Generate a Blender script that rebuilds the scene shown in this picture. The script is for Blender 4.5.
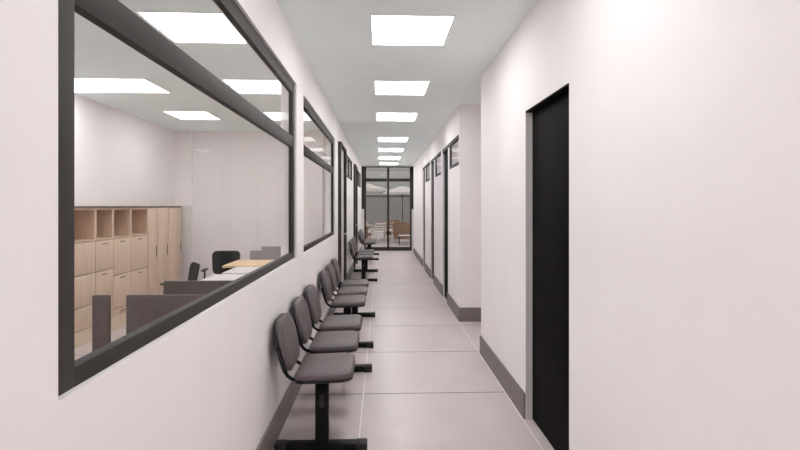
import bpy, bmesh, math, random
from mathutils import Vector, Matrix
R = math.radians
for o in list(bpy.data.objects): bpy.data.objects.remove(o)
scene = bpy.context.scene
col = scene.collection
# ---------------------------------------------------------------- camera, world, exposure
cam_d = bpy.data.cameras.new('camera'); cam = bpy.data.objects.new('camera', cam_d); col.objects.link(cam)
cam_d.sensor_width = 36.0; cam_d.lens = 503/800*36; cam_d.shift_y = -19/800; cam_d.clip_start = 0.02
cam.location = (0, 0, 1.45); cam.rotation_euler = (R(90), 0, -math.atan(18/503))
scene.camera = cam
W = bpy.data.worlds.new('overcast_sky'); scene.world = W; W.use_nodes = True
WN = W.node_tree.nodes; WL = W.node_tree.links
bg = WN['Background']; bg.inputs['Strength'].default_value = 1.9
wtc = WN.new('ShaderNodeTexCoord'); wsep = WN.new('ShaderNodeSeparateXYZ'); wr = WN.new('ShaderNodeValToRGB')
WL.new(wtc.outputs['Generated'], wsep.inputs[0]); WL.new(wsep.outputs['Z'], wr.inputs[0]); WL.new(wr.outputs[0], bg.inputs['Color'])
wr.color_ramp.elements[0].color = (.185, .195, .19, 1); wr.color_ramp.elements[0].position = .02; wr.color_ramp.elements[1].color = (1, 1, 1, 1); wr.color_ramp.elements[1].position = .5
scene.view_settings.view_transform = 'Standard'; scene.view_settings.look = 'None'
scene.view_settings.gamma = 1; scene.view_settings.use_curve_mapping = False
scene.view_settings.exposure = 0.35
scene.cycles.max_bounces = 32; scene.cycles.diffuse_bounces = 32; scene.cycles.transparent_max_bounces = 16   # pale rooms: many bounces
LAMP = 9.0          # strength of the ceiling panels

# ---------------------------------------------------------------- materials
def mat(name, color, rough=.6, metal=0, spec=.5, noise=0, nscale=30, bump=0, bscale=200, emit=None, estr=0, stretch=None):
    m = bpy.data.materials.new(name); m.use_nodes = True
    N = m.node_tree.nodes; L = m.node_tree.links; b = N['Principled BSDF']
    b.inputs['Base Color'].default_value = (*color, 1); b.inputs['Roughness'].default_value = rough
    b.inputs['Metallic'].default_value = metal; b.inputs['Specular IOR Level'].default_value = spec
    tc = N.new('ShaderNodeTexCoord'); src = tc.outputs['Object']
    if stretch:
        mp = N.new('ShaderNodeMapping'); mp.inputs['Scale'].default_value = stretch
        L.new(src, mp.inputs[0]); src = mp.outputs[0]
    if noise:
        n = N.new('ShaderNodeTexNoise'); n.inputs['Scale'].default_value = nscale; n.inputs['Detail'].default_value = 4
        L.new(src, n.inputs['Vector'])
        r = N.new('ShaderNodeValToRGB')
        r.color_ramp.elements[0].position = .3; r.color_ramp.elements[1].position = .7
        r.color_ramp.elements[0].color = (*[c*(1-noise) for c in color], 1)
        r.color_ramp.elements[1].color = (*[min(1, c*(1+noise)) for c in color], 1)
        L.new(n.outputs['Fac'], r.inputs[0]); L.new(r.outputs[0], b.inputs['Base Color'])
    if bump:
        n2 = N.new('ShaderNodeTexNoise'); n2.inputs['Scale'].default_value = bscale; L.new(src, n2.inputs['Vector'])
        bp = N.new('ShaderNodeBump'); bp.inputs['Strength'].default_value = bump; bp.inputs['Distance'].default_value = .002
        L.new(n2.outputs['Fac'], bp.inputs['Height']); L.new(bp.outputs[0], b.inputs['Normal'])
    if emit:
        b.inputs['Emission Color'].default_value = (*emit, 1); b.inputs['Emission Strength'].default_value = estr
    return m

M = {}
M['wall'] = mat('wall_paint', (.91, .877, .882), .75, noise=.012, nscale=3, bump=.05, bscale=260, spec=.25)
M['ceiling'] = mat('ceiling_paint', (.89, .97, .955), .85, noise=.01, nscale=4, spec=.15)
M['base'] = mat('grey_skirting', (.20, .168, .168), .55, noise=.05, nscale=14)
M['frame'] = mat('charcoal_aluminium', (.047, .042, .040), .55, noise=.06, nscale=20, spec=.2)
M['black'] = mat('black_door_laminate', (.0055, .004, .004), .7, noise=.15, nscale=8, spec=.06)
M['jamb'] = mat('white_jamb_paint', (.66, .64, .64), .6, noise=.02, nscale=5)
M['leaf'] = mat('pale_grey_laminate', (.66, .63, .63), .5, noise=.02, nscale=6)
M['vinyl'] = mat('grey_vinyl', (.125, .103, .107), .48, noise=.06, nscale=40, bump=.25, bscale=500, spec=.4)
M['plastic'] = mat('black_plastic', (.018, .015, .015), .45, noise=.1, nscale=60, spec=.4)
M['steel'] = mat('black_painted_steel', (.007, .006, .006), .5, noise=.1, nscale=50, spec=.15)
M['cap'] = mat('dark_grey_cap', (.022, .02, .02), .5, noise=.1, nscale=50, spec=.3)
M['chrome'] = mat('brushed_metal', (.6, .6, .6), .3, metal=1, noise=.05, nscale=90)
M['wood'] = mat('pale_oak_laminate', (.70, .545, .425), .5, noise=.08, nscale=5, stretch=(6, 6, .6))
M['woodshelf'] = mat('oak_board_inside', (.66, .50, .385), .6, noise=.08, nscale=5, stretch=(6, 6, .6))
M['woodtop'] = mat('dark_oak_top', (.20, .145, .12), .5, noise=.1, nscale=6, stretch=(8, .8, 8))
M['plinth'] = mat('cream_plinth', (.80, .68, .54), .5, noise=.03, nscale=8)
M['table'] = mat('maple_table_top', (.70, .50, .30), .45, noise=.08, nscale=6, stretch=(1, 8, 8))
M['white'] = mat('white_laminate', (.62, .59, .59), .45, noise=.02, nscale=10)
M['screen'] = mat('taupe_reflection', (.135, .11, .105), .9, noise=.12, nscale=90, spec=.1)  # dark tone of the stepped reflections in the office glass
M['palescreen'] = mat('washed_reflection', (.34, .31, .31), .9, noise=.08, nscale=90, spec=.1)  # paler copy: reflection wash over the far glass put into the colour
M['mesh'] = mat('black_mesh_fabric', (.012, .012, .012), .8, noise=.2, nscale=120)
M['wicker'] = mat('brown_wicker', (.26, .16, .11), .7, noise=.35, nscale=60, bump=.6, bscale=90, stretch=(1, 1, 4))
M['cushion'] = mat('cream_cushion', (.62, .56, .50), .85, noise=.05, nscale=40)
M['canvas'] = mat('white_canvas', (.86, .85, .83), .8, noise=.03, nscale=12)
nt = M['canvas'].node_tree; tr = nt.nodes.new('ShaderNodeBsdfTranslucent'); tr.inputs[0].default_value = (.9, .89, .87, 1)
mx_ = nt.nodes.new('ShaderNodeMixShader'); mx_.inputs[0].default_value = .5
nt.links.new(nt.nodes['Principled BSDF'].outputs[0], mx_.inputs[1]); nt.links.new(tr.outputs[0], mx_.inputs[2]); nt.links.new(mx_.outputs[0], nt.nodes['Material Output'].inputs[0])
M['patio'] = mat('terrace_paving', (.33, .305, .30), .7, noise=.10, nscale=3)
M['terracewall'] = mat('grey_render', (.30, .295, .295), .85, noise=.05, nscale=2)
M['palemetal'] = mat('pale_metal', (.66, .63, .60), .5, noise=.04, nscale=20)
M['lampframe'] = mat('white_lamp_trim', (.85, .86, .85), .5, noise=.01, nscale=10)
M['officelamp'] = mat('lit_office_diffuser', (.9, .9, .9), .6, emit=(1, 1, .985), estr=LAMP*.62)
M['lamp'] = mat('lit_diffuser', (.9, .9, .9), .6, emit=(1, 1, .985), estr=LAMP)

def glass_mat(name, tint, ior, rough=.02):
    m = bpy.data.materials.new(name); m.use_nodes = True
    N = m.node_tree.nodes; L = m.node_tree.links; N.remove(N['Principled BSDF'])
    t = N.new('ShaderNodeBsdfTransparent'); t.inputs[0].default_value = (*tint, 1)
    g = N.new('ShaderNodeBsdfGlossy'); g.inputs['Roughness'].default_value = rough; g.inputs[0].default_value = (1, 1, 1, 1)
    lw = N.new('ShaderNodeLayerWeight'); lw.inputs['Blend'].default_value = .5
    pw = N.new('ShaderNodeMath'); pw.operation = 'POWER'; L.new(lw.outputs['Facing'], pw.inputs[0]); pw.inputs[1].default_value = 5
    f = N.new('ShaderNodeMath'); f.operation = 'MULTIPLY_ADD'; L.new(pw.outputs[0], f.inputs[0]); f.inputs[1].default_value = ior; f.inputs[2].default_value = .004
    x = N.new('ShaderNodeMixShader'); L.new(f.outputs[0], x.inputs[0]); L.new(t.outputs[0], x.inputs[1]); L.new(g.outputs[0], x.inputs[2])
    L.new(x.outputs[0], N['Material Output'].inputs[0]); return m
M['glass'] = glass_mat('clear_glass', (.985, .985, .985), .035)
M['tint'] = glass_mat('grey_tinted_glass', (.74, .72, .71), .10)

def floor_mat():
    m = bpy.data.materials.new('large_format_tile'); m.use_nodes = True
    N = m.node_tree.nodes; L = m.node_tree.links; b = N['Principled BSDF']
    tc = N.new('ShaderNodeTexCoord'); sp = N.new('ShaderNodeSeparateXYZ'); L.new(tc.outputs['Object'], sp.inputs[0])
    def ma(op, a, bb=None, c=None):
        n = N.new('ShaderNodeMath'); n.operation = op
        for i, v in enumerate((a, bb, c)):
            if v is None: continue
            if isinstance(v, (int, float)): n.inputs[i].default_value = v
            else: L.new(v, n.inputs[i])
        return n.outputs[0]
    def joint(axis, off, size, w):
        v = ma('DIVIDE', ma('SUBTRACT', sp.outputs[axis], off), size)
        fr = ma('FRACT', v); d = ma('MULTIPLY', ma('MINIMUM', fr, ma('SUBTRACT', 1, fr)), size)
        return ma('LESS_THAN', d, w), ma('FLOOR', v)
    jx, ix = joint('X', -.143, 1.10, .0045)
    jy, iy = joint('Y', 3.89, 1.103, .0065)
    n = N.new('ShaderNodeTexNoise'); n.inputs['Scale'].default_value = 1.3; n.inputs['Detail'].default_value = 6; n.inputs['Distortion'].default_value = 1.2
    L.new(tc.outputs['Object'], n.inputs['Vector'])
    r = N.new('ShaderNodeValToRGB'); e = r.color_ramp.elements
    e[0].position = .35; e[0].color = (.58, .505, .505, 1); e[1].position = .62; e[1].color = (.63, .55, .55, 1)
    L.new(n.outputs['Fac'], r.inputs[0])
    # faint pale veins
    n2 = N.new('ShaderNodeTexNoise'); n2.inputs['Scale'].default_value = .9; n2.inputs['Detail'].default_value = 5; n2.inputs['Distortion'].default_value = 2
    L.new(tc.outputs['Object'], n2.inputs['Vector'])
    vd = ma('ABSOLUTE', ma('SUBTRACT', n2.outputs['Fac'], .5)); vein = ma('MULTIPLY', ma('LESS_THAN', vd, .006), .35)
    mv = N.new('ShaderNodeMixRGB'); L.new(vein, mv.inputs[0]); L.new(r.outputs[0], mv.inputs[1]); mv.inputs[2].default_value = (.62, .54, .53, 1)
    wn = N.new('ShaderNodeTexWhiteNoise'); cb = N.new('ShaderNodeCombineXYZ'); L.new(ix, cb.inputs[0]); L.new(iy, cb.inputs[1]); L.new(cb.outputs[0], wn.inputs['Vector'])
    mb = N.new('ShaderNodeHueSaturation'); L.new(ma('ADD', ma('MULTIPLY', wn.outputs['Value'], .05), .975), mb.inputs['Value']); L.new(mv.outputs[0], mb.inputs['Color'])
    my = N.new('ShaderNodeMixRGB'); L.new(jy, my.inputs[0]); L.new(mb.outputs[0], my.inputs[1]); my.inputs[2].default_value = (.09, .075, .07, 1)
    mx = N.new('ShaderNodeMixRGB'); L.new(jx, mx.inputs[0]); L.new(my.outputs[0], mx.inputs[1]); mx.inputs[2].default_value = (.82, .76, .75, 1)  # long joints: reflected light put into their colour
    L.new(mx.outputs[0], b.inputs['Base Color']); b.inputs['Roughness'].default_value = .34; b.inputs['Specular IOR Level'].default_value = .35
    return m
M['floor'] = floor_mat()

# ---------------------------------------------------------------- mesh helpers
class MB:
    def __init__(s): s.bm = bmesh.new()
    def box(s, a, b, bev=0, seg=2, mtx=None):
        c = [(a[i]+b[i])/2 for i in range(3)]; d = [abs(b[i]-a[i]) for i in range(3)]
        g = bmesh.ops.create_cube(s.bm, size=1, matrix=Matrix.Translation(c) @ Matrix.Diagonal((*d, 1)))
        vs = g['verts']
        if bev:
            ed = list({e for v in vs for e in v.link_edges})
            r = bmesh.ops.bevel(s.bm, geom=ed, offset=min(bev, min(d)*.49), segments=seg, profile=.5, affect='EDGES')
            vs = list({v for v in r['verts']})
        if mtx is not None: bmesh.ops.transform(s.bm, matrix=mtx, verts=[v for v in vs if v.is_valid])
        return s
    def tube(s, pts, r, n=10, cap=True):
        pts = [Vector(p) for p in pts]; rings = []; up = None
        for i, p in enumerate(pts):
            t = (pts[min(i+1, len(pts)-1)] - pts[max(i-1, 0)]).normalized()
            if up is None:
                up = Vector((0, 0, 1)) if abs(t.z) < .9 else Vector((1, 0, 0))
            a = t.cross(up).normalized(); bb = a.cross(t).normalized(); up = bb
            rr = r[i] if isinstance(r, (list, tuple)) else r
            rings.append([s.bm.verts.new(p + rr*(math.cos(2*math.pi*k/n)*a + math.sin(2*math.pi*k/n)*bb)) for k in range(n)])
        for q in range(len(rings)-1):
            for k in range(n):
                s.bm.faces.new((rings[q][k], rings[q][(k+1) % n], rings[q+1][(k+1) % n], rings[q+1][k]))
        if cap: s.bm.faces.new(rings[0][::-1]); s.bm.faces.new(rings[-1])
        return s
    def lathe(s, prof, n=24, mtx=None, axis=(0, 0)):
        rings = []
        for (r, z) in prof:
            rings.append([s.bm.verts.new((axis[0]+r*math.cos(2*math.pi*k/n), axis[1]+r*math.sin(2*math.pi*k/n), z)) for k in range(n)])
        for q in range(len(rings)-1):
            for k in range(n): s.bm.faces.new((rings[q][k], rings[q][(k+1) % n], rings[q+1][(k+1) % n], rings[q+1][k]))
        s.bm.faces.new(rings[0][::-1]); s.bm.faces.new(rings[-1])
        if mtx is not None: bmesh.ops.transform(s.bm, matrix=mtx, verts=[v for rg in rings for v in rg])
        return s
    def pad(s, w, h, t, cr, mtx, dome=.008, bend=0, taper=0, crb=None, n=8):
        """cushion: outline w (u) x h (v), rounded corners, thickness t along +n, domed front, curved across u"""
        crb = cr if crb is None else crb
        out = []
        for (cx, cy, a0, rr) in ((w/2-cr, h/2-cr, 0, cr), (-w/2+cr, h/2-cr, 90, cr), (-w/2+crb, -h/2+crb, 180, crb), (w/2-crb, -h/2+crb, 270, crb)):
            for k in range(n+1):
                a = R(a0 + 90*k/n); out.append((cx+rr*math.cos(a), cy+rr*math.sin(a)))
        def P(u, v, z):
            f = 1 - taper*(.5 - v/h) if taper else 1
            return s.bm.verts.new(mtx @ Vector((u*f, v, z + bend*((2*u/w)**2))))
        lev = [(.93, 0), (.985, t*.12), (1, t*.35), (1, t*.62), (.985, t*.85), (.94, t), (.8, t+dome*.5), (.55, t+dome*.85), (.25, t+dome)]
        rings = [[P(x*k, y*k, z) for (x, y) in out] for (k, z) in lev]
        m = len(out)
        for q in range(len(rings)-1):
            for k in range(m): s.bm.faces.new((rings[q][k], rings[q][(k+1) % m], rings[q+1][(k+1) % m], rings[q+1][k]))
        s.bm.faces.new(rings[0][::-1]); s.bm.faces.new(rings[-1])
        return s
    def build(s, name, material, parent=None, smooth=True):
        bmesh.ops.recalc_face_normals(s.bm, faces=s.bm.faces)
        me = bpy.data.meshes.new(name); s.bm.to_mesh(me); s.bm.free()
        if smooth:
            me.shade_smooth()
            me.set_sharp_from_angle(angle=R(40))
        me.materials.append(material)
        o = bpy.data.objects.new(name, me); col.objects.link(o)
        if parent: o.parent = parent
        return o

def tag(o, label=None, cat=None, group=None, kind=None):
    if label: o['label'] = label
    if cat: o['category'] = cat
    if group: o['group'] = group
    if kind: o['kind'] = kind
    return o
def empty(name, loc, rz=0):
    o = bpy.data.objects.new(name, None); col.objects.link(o); o.location = loc; o.rotation_euler = (0, 0, rz); o.empty_display_size = .1; return o
def copy_tree(o, parent=None):
    c = o.copy(); col.objects.link(c)
    if parent: c.parent = parent
    for ch in list(o.children): copy_tree(ch, c)
    return c
def struct(name, boxes, m, parent=None, label=None, cat=None):
    b = MB()
    for q in boxes: b.box(q[0], q[1])
    o = b.build(name, m, parent, smooth=False)
    if parent is None: tag(o, label, cat, kind='structure')
    return o

# ---------------------------------------------------------------- setting
H = 2.733; XL = -.66; XR = .975; WT = .12; RX = -3.52; RY = 8.75; YB = -2.4; YE = 16.35
BH = .175
struct('floor', [((-3.9, YB-.1, -.1), (3.2, YE+.05, 0))], M['floor'], None, 'large pinkish beige floor tiles with dark cross joints and long joints painted pale with reflected light', 'floor')
struct('ceiling', [((-3.9, YB-.1, H), (3.2, YE+.05, H+.12))], M['ceiling'], None, 'flat pale grey corridor and office ceiling', 'ceiling')

XO = XL-WT
W1 = (1.05, 3.91); W2 = (4.26, 7.06); WZ = (1.051, 2.39)
D1 = (7.64, 8.72); D2 = (11.72, 12.65); DH = 2.40
C1 = (8.88, 11.05); C2 = (12.80, 15.3); CZ = (2.00, 2.42)
wl = []
def seg(y0, y1, z0, z1): wl.append(((XO, y0, z0), (XL, y1, z1)))
seg(YB, W1[0], 0, H); seg(W1[0], W1[1], 0, WZ[0]); seg(W1[0], W1[1], WZ[1], H)
seg(W1[1], W2[0], 0, H); seg(W2[0], W2[1], 0, WZ[0]); seg(W2[0], W2[1], WZ[1], H)
seg(W2[1], D1[0], 0, H); seg(D1[0], D1[1], DH, H); seg(D1[1], C1[0], 0, H)
seg(C1[0], C1[1], 0, CZ[0]); seg(C1[0], C1[1], CZ[1], H); seg(C1[1], D2[0], 0, H)
seg(D2[0], D2[1], DH, H); seg(D2[1], C2[0], 0, H); seg(C2[0], C2[1], 0, CZ[0]); seg(C2[0], C2[1], CZ[1], H); seg(C2[1], YE+.02, 0, H)
struct('wall_left', wl, M['wall'], None, 'long pale corridor wall with the office windows and benches', 'wall')

# right wall: near block, alcove, far block with three doors
XQ = XR+WT
dn = (2.59, 3.39, 2.095)
NB = [((XR, YB, 0), (XQ, dn[0], H)), ((XR, dn[0], dn[2]), (XQ, dn[1], H)), ((XR, dn[1], 0), (XQ, 4.92, H)), ((XQ, 4.80, 0), (2.6, 4.92, H))]
struct('wall_right', NB, M['wall'], None, 'pale wall on the right around the near black door', 'wall')
FD = [(7.41, 8.04), (9.42, 10.02), (11.40, 11.96)]
FW = [(6.36, 7.28), (8.30, 9.27), (10.22, 11.26)]
fz = (1.975, 2.36)
FB = [((XR, 6.28, 0), (2.6, 6.34, H)), ((XR, 6.34, 0), (XQ, FW[0][0], H))]
for k in range(3):
    w, d = FW[k], FD[k]
    FB += [((XR, w[0], 0), (XQ, w[1], fz[0])), ((XR, w[0], fz[1]), (XQ, d[1], H)), ((XR, w[1], 0), (XQ, d[0], fz[1]))]
    FB.append(((XR, d[1], 0), (XQ, FW[k+1][0] if k < 2 else 15.5, H)))
FB.append(((1.06, 15.5, 0), (1.18, YE+.02, H)))
struct('wall_right_far', FB, M['wall'], None, 'pale wall beyond the alcove with three dark doors', 'wall')
struct('wall_alcove', [((2.5, 4.92, 0), (2.6, 6.28, H))], M['wall'], None, 'end wall of the side passage on the right', 'wall')
struct('wall_front', [((-3.9, YB-.1, 0), (3.1, YB, H))], M['wall'], None, 'wall behind the viewer closing the corridor', 'wall')
struct('wall_office', [((RX-.1, YB, 0), (RX, YE, H))], M['wall'], None, 'pale office wall behind the oak cabinets', 'wall')
struct('wall_office_back', [((RX, RY, 0), (XO, RY+.03, H)), ((RX, RY-.08, 0), (RX+.28, RY, H)), ((-1.28, RY-.10, 0), (-1.02, RY, H))], M['wall'], None, 'pale far wall of the office with shallow piers', 'wall')
struct('wall_back', [((RX, YE-.06, 0), (XO, YE+.02, H)), ((1.18, YE-.06, 0), (3.0, YE+.02, H))], M['wall'], None, 'walls of the side rooms next to the glazed end', 'wall')
struct('wall_side_rooms', [((2.9, 6.34, 0), (3.0, YE, H))], M['wall'], None, 'outer wall of the rooms behind the three doors', 'wall')

bt = .012
def base(name, boxes, label): struct(name, boxes, M['base'], None, label, 'skirting')
base('baseboard_left', [((XL, YB, 0), (XL+bt, D1[0]-.06, BH)), ((XL, D1[1]+.06, 0), (XL+bt, D2[0]-.06, BH)), ((XL, D2[1]+.06, 0), (XL+bt, YE-.06, BH))], 'dark grey skirting along the wall behind the benches')
base('baseboard_right', [((XR-bt, YB, 0), (XR, dn[0], BH)), ((XR-bt, dn[1], 0), (XR, 4.92+bt, BH)), ((XR, 4.92, 0), (2.5, 4.92+bt, BH))], 'dark grey skirting beside the near black door')
bb = [((XR-bt, 6.28-bt, 0), (2.5, 6.28, BH)), ((XR-bt, 6.28, 0), (XR, FD[0][0], BH))]
for k in range(3): bb.append(((XR-bt, FD[k][1], 0), (XR, FD[k+1][0] if k < 2 else 15.5, BH)))
base('baseboard_right_far', bb, 'dark grey skirting around the far block between the three doors')
base('baseboard_office', [((RX, YB, 0), (RX+bt, 4.4, BH))], 'dark grey skirting on the office wall')

# ---- windows of the left wall
def framed(name, Y, Z, wd, transom=None, mull=None, x0=-.675, x1=-.706, label='', sgn=1):
    root = empty(name, ((x0+x1)/2, (Y[0]+Y[1])/2, Z[0])); tag(root, label, 'window', kind='structure')
    cx, cy, cz = root.location
    def bx(b, a, c, bev=.003): b.box((a[0]-cx, a[1]-cy, a[2]-cz), (c[0]-cx, c[1]-cy, c[2]-cz), bev)
    b = MB()
    bx(b, (x1, Y[0], Z[0]), (x0, Y[0]+wd, Z[1])); bx(b, (x1, Y[1]-wd, Z[0]), (x0, Y[1], Z[1]))
    bx(b, (x1, Y[0]+wd, Z[0]), (x0, Y[1]-wd, Z[0]+wd*.55)); bx(b, (x1, Y[0]+wd, Z[1]-wd), (x0, Y[1]-wd, Z[1]))
    b.build('window_frame', M['frame'], root)
    xm = (x0+x1)/2; zs = [Z[0]+wd*.55-.004, Z[1]-wd+.004]
    if transom:
        t = MB(); bx(t, (x1, Y[0]+wd, transom[0]), (x0, Y[1]-wd, transom[1])); t.build('transom', M['frame'], root)
        zz = [(zs[0], transom[0]+.004), (transom[1]-.004, zs[1])]
    else: zz = [tuple(zs)]
    yy = [(Y[0]+wd-.004, Y[1]-wd+.004)]
    if mull:
        t = MB(); bx(t, (x1, mull-.025, Z[0]+wd*.55), (x0, mull+.025, Z[1]-wd)); t.build('mullion', M['frame'], root)
        yy = [(Y[0]+wd-.004, mull-.021), (mull+.021, Y[1]-wd+.004)]
    for z in zz:
        for y in yy:
            g = MB(); bx(g, (xm-.003, y[0], z[0]), (xm+.003, y[1], z[1]), 0); g.build('glass_pane', M['glass'], root, smooth=False)
    return root
framed('window_1', W1, WZ, .082, (1.895, 1.978), label='large near office window with a charcoal frame and transom')
framed('window_2', W2, WZ, .075, (1.902, 1.982), label='second office window with a charcoal frame and transom')
framed('window_3', C1, CZ, .05, mull=9.95, x0=-.652, x1=-.675, label='high window with two panes past the first pale door')
framed('window_4', C2, CZ, .05, mull=14.1, x0=-.652, x1=-.675, label='high window with two panes nearest the glazed end')

# ---- pale doors on the left, frames standing proud of the wall
def left_door(name, Y, label):
    root = empty(name, (XL, (Y[0]+Y[1])/2, 0)); tag(root, label, 'door', kind='structure'); cy = root.location.y
    w = Y[1]-Y[0]
    for s_ in (-1, 1):
        b = MB(); y0, y1 = sorted((s_*w/2, s_*(w/2+.06))); b.box((-.05, y0, 0), (.046, y1, DH+.02), .003); b.build('door_jamb', M['frame'], root)
    b = MB(); b.box((-.05, -w/2, DH-.015), (.05, w/2, DH+.02), .003); b.build('door_head', M['frame'], root)
    b = MB(); b.box((-.04, -w/2+.004, .006), (.0, w/2-.004, DH-.018), .002); lf = b.build('door_leaf', M['leaf'], root)
    b = MB(); b.lathe([(.026, 0), (.026, .006), (.010, .008), (.010, .035), (.024, .04), (.028, .052), (.022, .064), (.004, .067)], 16,
                      Matrix.Translation((0, w/2-.10, .975)) @ Matrix.Rotation(R(90), 4, 'Y')); b.build('door_knob', M['chrome'], lf)
left_door('door_1', D1, 'pale office door in a dark frame past the second window')
left_door('door_2', D2, 'pale door in a dark frame near the last bench')

# ---- black doors on the right
def right_door(name, Y, z1, label, rec=.047):
    root = empty(name, (XR, (Y[0]+Y[1])/2, 0)); tag(root, label, 'door', kind='structure'); w = Y[1]-Y[0]
    b = MB(); b.box((rec, -w/2+.003, .004), (rec+.043, w/2-.003, z1-.004), .002); lf = b.build('door_leaf', M['black'], root)
    b = MB(); b.box((.001, -w/2+.001, z1-.012), (rec, w/2-.001, z1-.0005)); b.build('door_head', M['black'], root)
    b = MB(); b.box((.001, w/2-.008, .0), (rec-.001, w/2-.0005, z1-.013)); b.build('door_jamb', M['jamb'], root)
right_door('door_3', dn[:2], dn[2], 'near black door set into the right wall')
right_door('door_4', FD[0], fz[1]-.06, 'first dark door past the side passage on the right', .028)
right_door('door_5', FD[1], fz[1]-.06, 'second dark door past the side passage on the right', .028)
right_door('door_6', FD[2], fz[1]-.06, 'third dark door past the side passage on the right', .028)
for k in range(3):
    w, d = FW[k], FD[k]
    root = empty('window_%d' % (5+k), (XR, w[0], fz[0])); tag(root, ['high window at the corner of the far block beside the first dark door', 'high window between the first and second dark doors', 'high window between the second and third dark doors'][k], 'window', kind='structure')
    L_ = w[1]-w[0]; T = d[1]-w[0]; hh = fz[1]-fz[0]
    b = MB(); b.box((-.004, 0, hh-.055), (.026, T-.001, hh-.0005), .002); b.box((.006, 0, .0005), (.026, L_, .045), .002)
    b.box((.006, 0.0005, .045), (.026, .045, hh-.055), .002); b.box((.006, L_-.10, .045), (.026, L_-.0005, hh-.055), .002)
    b.build('window_frame', M['frame'], root)
    g = MB(); g.box((.014, .04, .04), (.019, L_-.09, hh-.05)); g.build('glass_pane', M['glass'], root, smooth=False)

# ---- glazed end
root = empty('window_8', (.2, YE, 0)); tag(root, 'tall tinted glazed end of the corridor with a middle post', 'window', kind='structure')
def ebx(b, a, c, bev=.004): b.box((a[0]-.2, a[1], a[2]), (c[0]-.2, c[1], c[2]), bev)
for (x0, x1) in ((-.575, -.515), (.905, .965), (.165, .235)):
    b = MB(); ebx(b, (x0, -.04, 0), (x1, .04, H)); b.build('post', M['frame'], root)
for (z0, z1) in ((.0, .12), (2.245, 2.345), (2.70, H)):
    for (x0, x1) in ((-.515, .165), (.235, .905)):
        b = MB(); ebx(b, (x0, -.035, z0), (x1, .035, z1)); b.build('rail', M['frame'], root)
for (z0, z1) in ((.118, 2.247), (2.343, 2.702)):
    for (x0, x1) in ((-.517, .167), (.233, .907)):
        b = MB(); ebx(b, (x0, -.004, z0), (x1, .004, z1), 0); b.build('glass_pane', M['tint'], root, smooth=False)
for (x0, x1) in ((-.659, -.575), (.965, 1.059)):
    b = MB(); ebx(b, (x0, -.045, 1.35), (x1, .03, H)); b.build('side_panel', M['frame'], root)
struct('trim_1', [((-.659, YE-.045, 0), (-.576, YE+.03, 1.349)), ((.966, YE-.045, 0), (1.059, YE+.03, 1.349))], M['jamb'], None, 'short white piers either side of the glazed end', 'trim')

# ---------------------------------------------------------------- ceiling lights
def make_light():
    root = empty('ceiling_light', (0, 0, H))
    b = MB()
    for a, c in (((-.286, -.312, -.007), (-.276, .308, 0)), ((.276, -.312, -.007), (.286, .308, 0)), ((-.276, -.312, -.007), (.276, -.302, 0)), ((-.276, .298, -.007), (.276, .308, 0))): b.box(a, c)
    b.build('light_trim', M['lampframe'], root, smooth=False)
    d = MB(); d.box((-.276, -.302, -.008), (.276, .298, -.001)); d.build('diffuser', M['lamp'], root, smooth=False)
    return root
L0 = make_light(); used = False
def light(x, y, label, group=None):
    global used
    o = copy_tree(L0) if used else L0
    used = True; o.location = (x, y, H); tag(o, label, 'ceiling light', group)
    if x < 0:
        for ch in o.children:
            if ch.name.startswith('diffuser'):
                ch.data = ch.data.copy(); ch.data.materials[0] = M['officelamp']
    return o
ords = ['first and largest', 'second', 'third', 'fourth', 'fifth', 'sixth', 'last and smallest']
for i, y in enumerate((3.68, 5.46, 7.22, 9.67, 11.47, 13.4, 15.2)):
    light(.206, y, 'square lit panel in the corridor ceiling, %s of the row from the front' % ords[i], 'corridor ceiling panels')
light(.206, 1.89, 'square lit panel in the corridor ceiling just above the viewer', 'corridor ceiling panels')
light(.206, -.50, 'square lit panel in the corridor ceiling right behind the viewer', 'corridor ceiling panels')
rw = ['nearest row', 'row level with the largest corridor panel', 'row level with the second corridor panel', 'row level with the third corridor panel']
for i, y in enumerate((1.89, 3.68, 5.46, 7.22)):
    light(-1.33, y, 'office lit panel near the window wall, %s' % rw[i], 'office ceiling panels')
    light(-2.67, y, 'office lit panel near the cabinets, %s' % rw[i], 'office ceiling panels')
light(-3.232, 5.46, 'added lit panel standing in for a doubled bright strip above the oak cabinets', 'office ceiling panels')  # added lamp in place of a doubled bright strip in the glass
for y, n in ((10.2, 'near'), (13.6, 'far')):
    light(-2.2, y, 'lit panel in the %s side room behind the left wall' % n, 'side room ceiling panels')
for y, n in ((7.4, 'first'), (9.6, 'second'), (11.8, 'third')):
    light(2.55, y, 'lit panel in the room behind the %s dark door' % n, 'side room ceiling panels')

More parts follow.
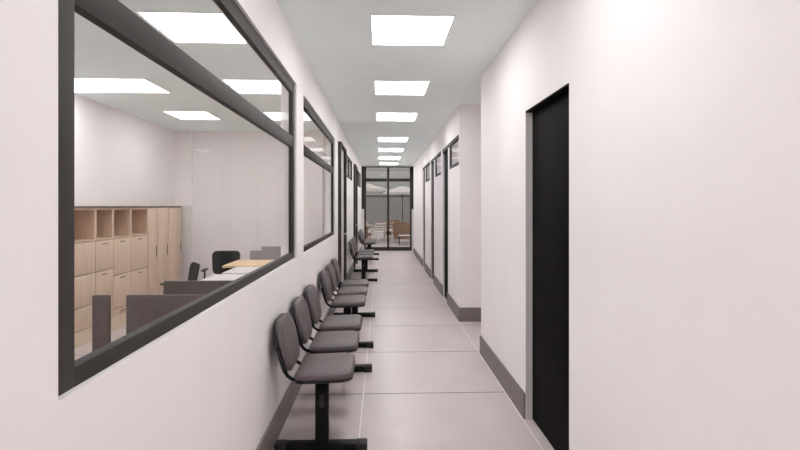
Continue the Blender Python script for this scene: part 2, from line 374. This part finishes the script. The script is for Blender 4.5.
# ---------------------------------------------------------------- waiting benches
def make_bench():
    root = empty('waiting_bench', (0, 0, 0))
    b = MB(); b.box((-.030, -.745, .368), (.027, .745, .412), .006); bm_ = b.build('beam', M['steel'], root)
    for s_ in (-1, 1):
        c = MB(); c.box((-.031, s_*.746-.004, .367), (.028, s_*.746+.004, .413), .002); c.build('beam_cap', M['steel'], bm_)
    for s_ in (-1, 1):
        y = s_*.715
        b = MB(); b.box((-.04, y-.035, .055), (.037, y+.035, .410), .005); lg = b.build('leg', M['steel'], root)
        b = MB(); b.box((-.275, y-.035, .006), (.262, y+.035, .053), .005); b.build('foot', M['steel'], lg)
        b = MB(); b.box((-.015, y-.038, .27), (.013, y-.0335, .345), .001); b.build('leg_plate', M['cap'], lg)
        for e in (-1, 1):
            b = MB(); b.box((e*.238-.034-.007, y-.037, 0), (e*.238+.034-.007, y+.037, .056), .006); b.build('foot_cap', M['cap'], lg)
    for k in (-1, 0, 1):
        y = k*.585
        # seat: u along the bench, v towards the corridor
        Ms = Matrix.Translation((.0115, y, .435)) @ Matrix.Rotation(R(-2), 4, 'Y') @ Matrix(((0, 1, 0, 0), (1, 0, 0, 0), (0, 0, 1, 0), (0, 0, 0, 1)))
        st = MB().pad(.44, .333, .040, .075, Ms, dome=.010, bend=.006, crb=.06).build('seat', M['vinyl'], root)
        sh = MB().pad(.445, .338, .014, .075, Matrix.Translation((0, 0, -.013)) @ Ms, dome=0, bend=.006, crb=.06).build('seat_shell', M['plastic'], st)
        # bracket holding the seat on the beam
        b = MB(); b.box((-.09, y-.05, .412), (.09, y+.05, .424), .003); b.box((-.034, y-.03, .366), (.031, y+.03, .414), .004); b.build('seat_bracket', M['steel'], root)
        # backrest leaning towards the wall
        tl = R(13)
        ex = Vector((0, 1, 0)); ev = Vector((-math.sin(tl), 0, math.cos(tl))); en = Vector((math.cos(tl), 0, math.sin(tl)))
        Mb = Matrix(((ex.x, ev.x, en.x, -.247), (ex.y, ev.y, en.y, y), (ex.z, ev.z, en.z, .617), (0, 0, 0, 1)))
        bk = MB().pad(.445, .305, .034, .135, Mb, dome=.008, bend=.010, taper=.20, crb=.085).build('backrest', M['vinyl'], root)
        Mb2 = Matrix.Translation(-en*.013) @ Mb
        MB().pad(.452, .312, .016, .138, Mb2, dome=0, bend=.010, taper=.20, crb=.085).build('backrest_shell', M['plastic'], bk)
        for s_ in (-1, 1):
            yy = y+s_*.145
            p = [(.02, yy, .424), (-.10, yy, .424), (-.150, yy, .425), (-.178, yy, .433), (-.202, yy, .450), (-.222, yy, .480), (-.243, yy, .545), (-.262, yy, .62)]
            MB().tube(p, .0105, 10).build('back_tube', M['steel'], root)
    return root
bench = make_bench()
bl = ['grey vinyl three-seat bench closest to the viewer, under the large near window',
      'grey vinyl three-seat bench second from the viewer, under the second window',
      'small distant grey three-seat bench under the first high window, third from the viewer',
      'smallest grey three-seat bench right beside the glazed end']
for i, y in enumerate((3.71, 5.88, 10.40, 14.2)):
    o = bench if i == 0 else copy_tree(bench)
    o.location = (-.352, y, 0); tag(o, bl[i], 'bench', 'waiting benches along the left wall')

# ---------------------------------------------------------------- office furniture
CX = -3.10
def cabinet(y0, y1, zs, label, cubby=True):
    """storage unit with an open top shelf and three fronts"""
    root = empty('storage_cabinet', ((CX+RX)/2, (y0+y1)/2, 0)); tag(root, label, 'cabinet', 'oak cabinets along the office wall')
    hx = (CX-RX)/2 - .004; hy = (y1-y0)/2 - .001; zt = 1.425; t = .018
    zc = 1.09
    b = MB()
    b.box((-hx, -hy, .16), (hx-.02, -hy+t, zt)); b.box((-hx, hy-t, .16), (hx-.02, hy, zt)); b.box((-hx, -hy+t, .16), (-hx+.012, hy-t, zt))
    b.box((-hx+.012, -hy+t, .16), (hx-.02, hy-t, .16+t)); b.box((-hx+.012, -hy+t, zc-t), (hx-.001, hy-t, zc)); b.box((-hx+.012, -hy+t, zt-t), (hx-.001, hy-t, zt))
    b.box((hx-.02, -hy, zc-t), (hx-.001, -hy+t, zt)); b.box((hx-.02, hy-t, zc-t), (hx-.001, hy, zt))
    b.build('body', M['woodshelf'], root, smooth=False)
    b = MB(); b.box((-hx, -hy, 0), (hx-.012, hy, .158)); b.build('plinth', M['plinth'], root, smooth=False)
    b = MB(); b.box((-hx, -hy, zt+.001), (hx+.006, hy, 1.45), .002); b.build('cabinet_top', M['woodtop'], root)
    lv = [.162]+zs+[zc-t-.003]
    for a, c in zip(lv[:-1], lv[1:]):
        b = MB(); b.box((hx-.018, -hy+.003, a+.004), (hx, hy-.003, c-.004), .0015); d = b.build('drawer', M['wood'], root)
        b = MB(); b.box((hx, -.05, c-.045), (hx+.012, .05, c-.035), .002); b.build('drawer_handle', M['woodtop'], d)
    return root
def locker(y0, y1, label):
    root = empty('tall_cupboard', ((CX+RX)/2, (y0+y1)/2, 0)); tag(root, label, 'cupboard', 'oak cupboards along the office wall')
    hx = (CX-RX)/2 - .004; hy = (y1-y0)/2 - .001
    b = MB(); b.box((-hx, -hy, .16), (hx-.02, hy, 1.425)); b.build('body', M['woodshelf'], root, smooth=False)
    b = MB(); b.box((-hx, -hy, 0), (hx-.012, hy, .158)); b.build('plinth', M['plinth'], root, smooth=False)
    b = MB(); b.box((-hx, -hy, 1.426), (hx+.004, hy, 1.45), .002); b.build('cupboard_top', M['woodtop'], root)
    b = MB(); b.box((hx-.019, -hy+.003, .164), (hx+.003, hy-.003, 1.422), .0015); d = b.build('door', M['wood'], root)
    b = MB(); b.box((hx+.003, hy-.05, .75), (hx+.012, hy-.04, .90), .002); b.build('door_handle', M['woodtop'], d)
cabinet(4.66, 5.57, [.40, .73], 'oak drawer cabinet at the left edge of the near window, with an open shelf above')
cabinet(5.57, 5.93, [.40, .73], 'narrow oak drawer cabinet second from the left, dark gap on its left side')
cabinet(5.93, 6.34, [.245, .64], 'oak drawer cabinet third from the left, low drawer joints')
cabinet(6.34, 6.79, [.245, .64], 'oak drawer cabinet beside the tall closed cupboards')
locker(6.79, 7.08, 'tall closed oak cupboard next to the open-shelf cabinets')
locker(7.08, 7.43, 'tall closed oak cupboard in the middle of three')
locker(7.43, 7.90, 'tall closed oak cupboard at the far end of the row')
root = empty('divider_panel', (-3.16, 8.02, 0)); tag(root, 'white waist-high divider panel at the far end of the oak cupboards', 'divider')
b = MB(); b.box((-.30, -.03, .02), (.155, .03, 1.44), .004); b.build('panel', M['white'], root)
b = MB(); b.box((-.31, -.035, 1.44), (.16, .035, 1.455), .003); b.build('top_cap', M['palemetal'], root)
for s_ in (-.25, .10):
    b = MB(); b.box((s_-.02, -.05, 0), (s_+.02, .05, .022), .004); b.build('foot', M['palemetal'], root)

def reflection_screen(x0, x1, y, zt, m, label):  # screens added in place of stepped reflections in the window glass
    root = empty('reflection_screen', ((x0+x1)/2, y, 0)); tag(root, label, 'screen', 'made-up screens for the stepped reflections in the office glass'); w = (x1-x0)/2
    b = MB(); b.box((-w, -.018, .05), (w, .018, zt), .006); b.build('panel', m, root)
    for s_ in (-1, 1):
        b = MB(); b.box((s_*(w-.04)-.015, -.10, 0), (s_*(w-.04)+.015, .10, .05), .004); b.build('foot', M['steel'], root)
reflection_screen(-2.248, -2.119, 4.0, .755, M['screen'], 'narrow taupe screen standing in for a dark reflection over the oak drawers')
reflection_screen(-1.989, -.85, 4.0, .755, M['screen'], 'wide taupe screen nearest the viewer, standing in for a dark reflection')
reflection_screen(-1.845, -.85, 4.33, .815, M['screen'], 'wide taupe screen before the white desk, standing in for a dark reflection')
reflection_screen(-2.05, -.95, 7.90, .758, M['palescreen'], 'pale stand-in screen beyond the maple table, lower step of the washed reflection')
reflection_screen(-1.99, -.95, 8.40, .78, M['palescreen'], 'pale stand-in screen closest to the far office wall, for the washed reflection')

def desk(x0, x1, y0, y1, m, label, leg=M['steel'], name='desk'):
    root = empty(name, ((x0+x1)/2, (y0+y1)/2, 0)); tag(root, label, 'desk' if name == 'desk' else 'table'); w, d = (x1-x0)/2, (y1-y0)/2
    b = MB(); b.box((-w, -d, .712), (w, d, .74), .004); b.build('desk_top' if name == 'desk' else 'table_top', m, root)
    for sx in (-1, 1):
        for sy in (-1, 1):
            b = MB(); b.box((sx*(w-.05)-.02, sy*(d-.05)-.02, 0), (sx*(w-.05)+.02, sy*(d-.05)+.02, .665), .003); b.build('leg', leg, root)
    b = MB()
    for sy in (-1, 1): b.box((-w+.03, sy*(d-.05)-.015, .665), (w-.03, sy*(d-.05)+.015, .712), .002)
    b.build('apron', leg, root)
desk(-1.74, -.84, 4.47, 5.30, M['white'], 'white office desk right behind the taupe stand-in screens')
desk(-1.70, -.84, 5.40, 5.96, M['white'], 'narrow white office desk between the nearer white desk and the maple table')
desk(-1.90, -.90, 6.05, 6.70, M['table'], 'maple topped table near the far office wall', name='table')

def make_office_chair():
    root = empty('office_chair', (0, 0, 0))
    b = MB()
    for k in range(5):
        a = R(72*k+18); b.tube([(0, 0, .10), (.14*math.cos(a), .14*math.sin(a), .085), (.27*math.cos(a), .27*math.sin(a), .062)], [.024, .019, .013], 8)
    b.lathe([(.035, .06), (.04, .075), (.04, .12), (.03, .13)], 16); bs = b.build('base', M['plastic'], root)
    for k in range(5):
        a = R(72*k+18); cx, cy = .27*math.cos(a), .27*math.sin(a)
        w = MB(); Mx = Matrix.Translation((cx, cy, .026)) @ Matrix.Rotation(a, 4, 'Z') @ Matrix.Rotation(R(90), 4, 'X')
        w.lathe([(.018, -.022), (.026, -.018), (.026, -.004), (.015, -.003), (.015, .003), (.026, .004), (.026, .018), (.018, .022)], 14, Mx)
        w.build('caster', M['plastic'], bs)
    b = MB(); b.lathe([(.024, .12), (.024, .27), (.015, .27), (.015, .38), (.06, .385), (.06, .405)], 14); b.build('gas_column', M['steel'], root)
    Ms = Matrix.Translation((0, .02, .41))
    MB().pad(.46, .45, .045, .10, Ms, dome=.012, bend=.008).build('seat', M['mesh'], root)
    tl = R(10); ev = Vector((0, -math.sin(tl), math.cos(tl))); en = Vector((0, math.cos(tl), math.sin(tl)))
    Mb = Matrix(((-1, ev.x, en.x, 0), (0, ev.y, en.y, -.235), (0, ev.z, en.z, .69), (0, 0, 0, 1)))
    MB().pad(.43, .36, .022, .08, Mb, dome=.002, bend=.03, taper=.12).build('backrest', M['mesh'], root)
    b = MB(); b.tube([(0, -.05, .395), (0, -.17, .39), (0, -.235, .41), (0, -.26, .50), (0, -.25, .62)], [.02, .02, .02, .018, .014], 8); b.build('back_support', M['plastic'], root)
    for s_ in (-1, 1):
        b = MB(); b.tube([(s_*.15, .0, .40), (s_*.255, .0, .40), (s_*.265, .0, .44), (s_*.265, -.01, .60)], .014, 8)
        b.box((s_*.265-.028, -.13, .60), (s_*.265+.028, .12, .622), .009); b.build('armrest', M['plastic'], root)
    return root
oc = make_office_chair()
spots = [((-2.27, 5.60, 0), R(122), 'black mesh office chair seen edge-on, left of the white desks'),
         ((-2.20, 7.05, 0), R(185), 'black mesh office chair behind the maple table, only its back showing'),
         ((-2.87, 4.25, 0), R(70), 'black mesh office chair mostly hidden by the near window frame')]
for i, (p, rz, lb) in enumerate(spots):
    o = oc if i == 0 else copy_tree(oc)
    o.location = p; o.rotation_euler = (0, 0, rz); o.scale = (.93, .93, .93); tag(o, lb, 'office chair', 'office chairs')

# ---------------------------------------------------------------- terrace beyond the glass
struct('floor_terrace', [((-9, YE+.05, -.12), (10, 34, -.02))], M['patio'], None, 'pale paving of the terrace outside', 'ground')
struct('wall_terrace', [((-9, 31, -.1), (10, 31.25, 2.05))], M['terracewall'], None, 'grey boundary wall behind the terrace', 'wall')
struct('trim_2', [((-9, 30.96, 2.05), (10, 31.29, 2.10))], M['frame'], None, 'dark coping along the terrace wall', 'trim')

def make_parasol():
    root = empty('parasol', (0, 0, 0)); n = 8; rr = 1.5
    b = MB(); b.lathe([(.26, 0), (.26, .05), (.05, .07), (.04, .30), (.03, .30)], 20); b.build('base', M['steel'], root)
    b = MB(); b.lathe([(.022, .05), (.022, 2.62), (.03, 2.63), (.012, 2.70)], 12); b.build('pole', M['steel'], root)
    b = MB(); top = [b.bm.verts.new((0, 0, 2.62))]; rings = []
    for q, (fr, z) in enumerate(((.33, 2.535), (.66, 2.40), (1, 2.24), (1, 2.17))):
        rings.append([b.bm.verts.new((rr*fr*(1 if k % 2 == 0 else .945)*math.cos(math.pi*k/n), rr*fr*(1 if k % 2 == 0 else .945)*math.sin(math.pi*k/n), z - (0 if k % 2 == 0 else -.02))) for k in range(2*n)])
    for k in range(2*n): b.bm.faces.new((top[0], rings[0][k], rings[0][(k+1) % (2*n)]))
    for q in range(3):
        for k in range(2*n): b.bm.faces.new((rings[q][k], rings[q+1][k], rings[q+1][(k+1) % (2*n)], rings[q][(k+1) % (2*n)]))
    bmesh.ops.solidify(b.bm, geom=list(b.bm.faces), thickness=.006)
    b.build('canopy', M['canvas'], root)
    for k in range(n):
        a = 2*math.pi*k/n
        b = MB(); b.tube([(.03*math.cos(a), .03*math.sin(a), 2.585), (rr*.97*math.cos(a), rr*.97*math.sin(a), 2.215)], .010, 6); rb = b.build('rib', M['steel'], root)
        b = MB(); b.tube([(.03*math.cos(a), .03*math.sin(a), 2.0), (rr*.5*math.cos(a), rr*.5*math.sin(a), 2.40)], .008, 6); b.build('strut', M['steel'], rb)
    b = MB(); b.lathe([(.035, 1.96), (.045, 1.98), (.045, 2.03), (.035, 2.05)], 12); b.build('hub', M['steel'], root)
    return root
struct('trim_3', [((-2, YE+.12, 2.60), (2.5, YE+.24, 2.78))], M['canvas'], None, 'pale eave band outside the top of the glazed end', 'trim')
pa = make_parasol(); pa.location = (1.18, 29.0, -.02); pa.scale = (.75, .75, 1)
tag(pa, 'white parasol on a dark pole behind the right pane of the glazed end', 'parasol', 'terrace parasols')
p2 = copy_tree(pa); p2.location = (-1.25, 23.2, -.02); p2.scale = (1, 1, 1)
tag(p2, 'larger white parasol sloping in from behind the left post of the glazed end', 'parasol', 'terrace parasols')

def make_armchair():
    root = empty('wicker_armchair', (0, 0, 0)); n = 26
    b = MB(); inner, outer = [], []
    # curved shell: high at the back, lower at the arms; open to +y
    for k in range(n+1):
        a = R(-25 + 230*k/n) + math.pi
        hgt = .60 + .24*max(0, math.cos((k/n-.5)*math.pi*1.05))**.8
        row = []
        for (r, z) in ((.33, .16), (.37, .45), (.40, hgt), (.36, hgt), (.33, .45), (.29, .16)):
            row.append(b.bm.verts.new((r*math.cos(a), r*math.sin(a), z)))
        inner.append(row)
    for k in range(n):
        for q in range(6): b.bm.faces.new((inner[k][q], inner[k+1][q], inner[k+1][(q+1) % 6], inner[k][(q+1) % 6]))
    b.bm.faces.new(inner[0]); b.bm.faces.new(inner[-1][::-1]); b.build('shell', M['wicker'], root)
    b = MB(); b.lathe([(.28, .26), (.31, .30), (.31, .34), (.28, .36)], 24); b.build('seat', M['wicker'], root)
    MB().pad(.50, .48, .07, .14, Matrix.Translation((0, .03, .36)), dome=.02).build('cushion', M['cushion'], root)
    for sx in (-1, 1):
        for sy in (-1, 1):
            b = MB(); b.tube([(sx*.21, sy*.21, .27), (sx*.24, sy*.24, 0)], [.02, .014], 8); b.build('leg', M['wicker'], root)
    return root
ac = make_armchair(); ac.location = (.80, 20.2, -.02); ac.rotation_euler = (0, 0, R(-15))
tag(ac, 'brown wicker armchair with a high curved back behind the right pane', 'armchair', 'terrace armchairs')
a2 = copy_tree(ac); a2.location = (-.72, 20.7, -.02); a2.rotation_euler = (0, 0, R(-90))
tag(a2, 'brown wicker armchair cut off by the left post of the glazed end', 'armchair', 'terrace armchairs')
a3 = copy_tree(ac); a3.location = (.48, 22.6, -.02); a3.rotation_euler = (0, 0, R(150))
tag(a3, 'brown wicker armchair beyond the middle post, farther out on the terrace', 'armchair', 'terrace armchairs')

root = empty('terrace_table', (.13, 21.7, -.02)); tag(root, 'small round terrace table with a brown top near the middle post', 'table')
b = MB(); b.lathe([(.42, .70), (.44, .71), (.44, .735), (.42, .74)], 32); b.build('table_top', M['wicker'], root)
b = MB(); b.lathe([(.22, 0), (.22, .02), (.03, .04), (.03, .70), (.10, .70)], 20); b.build('pedestal', M['steel'], root)
root = empty('side_table', (.87, 19.2, -.02)); tag(root, 'low pale side table in front of the right wicker armchair', 'table')
b = MB(); b.box((-.24, -.2, .33), (.24, .2, .36), .006); b.build('table_top', M['palemetal'], root)
b = MB(); b.box((-.22, -.18, .14), (.22, .18, .16), .004); b.build('shelf', M['palemetal'], root)
for sx in (-1, 1):
    for sy in (-1, 1):
        b = MB(); b.box((sx*.21-.012, sy*.17-.012, 0), (sx*.21+.012, sy*.17+.012, .33), .002); b.build('leg', M['steel'], root)

def make_slat_chair():
    root = empty('terrace_chair', (0, 0, 0))
    b = MB(); b.box((-.22, -.22, .43), (.22, .22, .455), .006); b.build('seat', M['palemetal'], root)
    for sx in (-1, 1):
        b = MB(); b.tube([(sx*.20, -.21, .43), (sx*.20, -.24, .65), (sx*.20, -.28, .84)], .013, 8); b.build('back_post', M['palemetal'], root)
        for sy in (-1, 1):
            b = MB(); b.tube([(sx*.20, sy*.20, .43), (sx*.22, sy*.22, 0)], .013, 8); b.build('leg', M['palemetal'], root)
        b = MB(); b.tube([(sx*.215, -.24, .64), (sx*.225, .15, .64), (sx*.215, .20, .44)], .012, 8); b.build('armrest', M['palemetal'], root)
    for z, y in ((.56, -.228), (.66, -.243), (.76, -.263)):
        b = MB(); b.box((-.20, y-.008, z-.028), (.20, y+.008, z+.028), .004); b.build('back_slat', M['palemetal'], root)
    return root
sc = make_slat_chair()
for i, (x, y, a, lb) in enumerate(((-.10, 20.2, 10, 'pale slatted terrace chair nearest the left wicker armchair'), (-.52, 21.9, -60, 'pale slatted terrace chair farther back on the left of the terrace table'), (.42, 20.95, 40, 'pale slatted terrace chair beside the middle post'))):
    o = sc if i == 0 else copy_tree(sc)
    o.location = (x, y, -.02); o.rotation_euler = (0, 0, R(a)); tag(o, lb, 'chair', 'pale slatted terrace chairs')
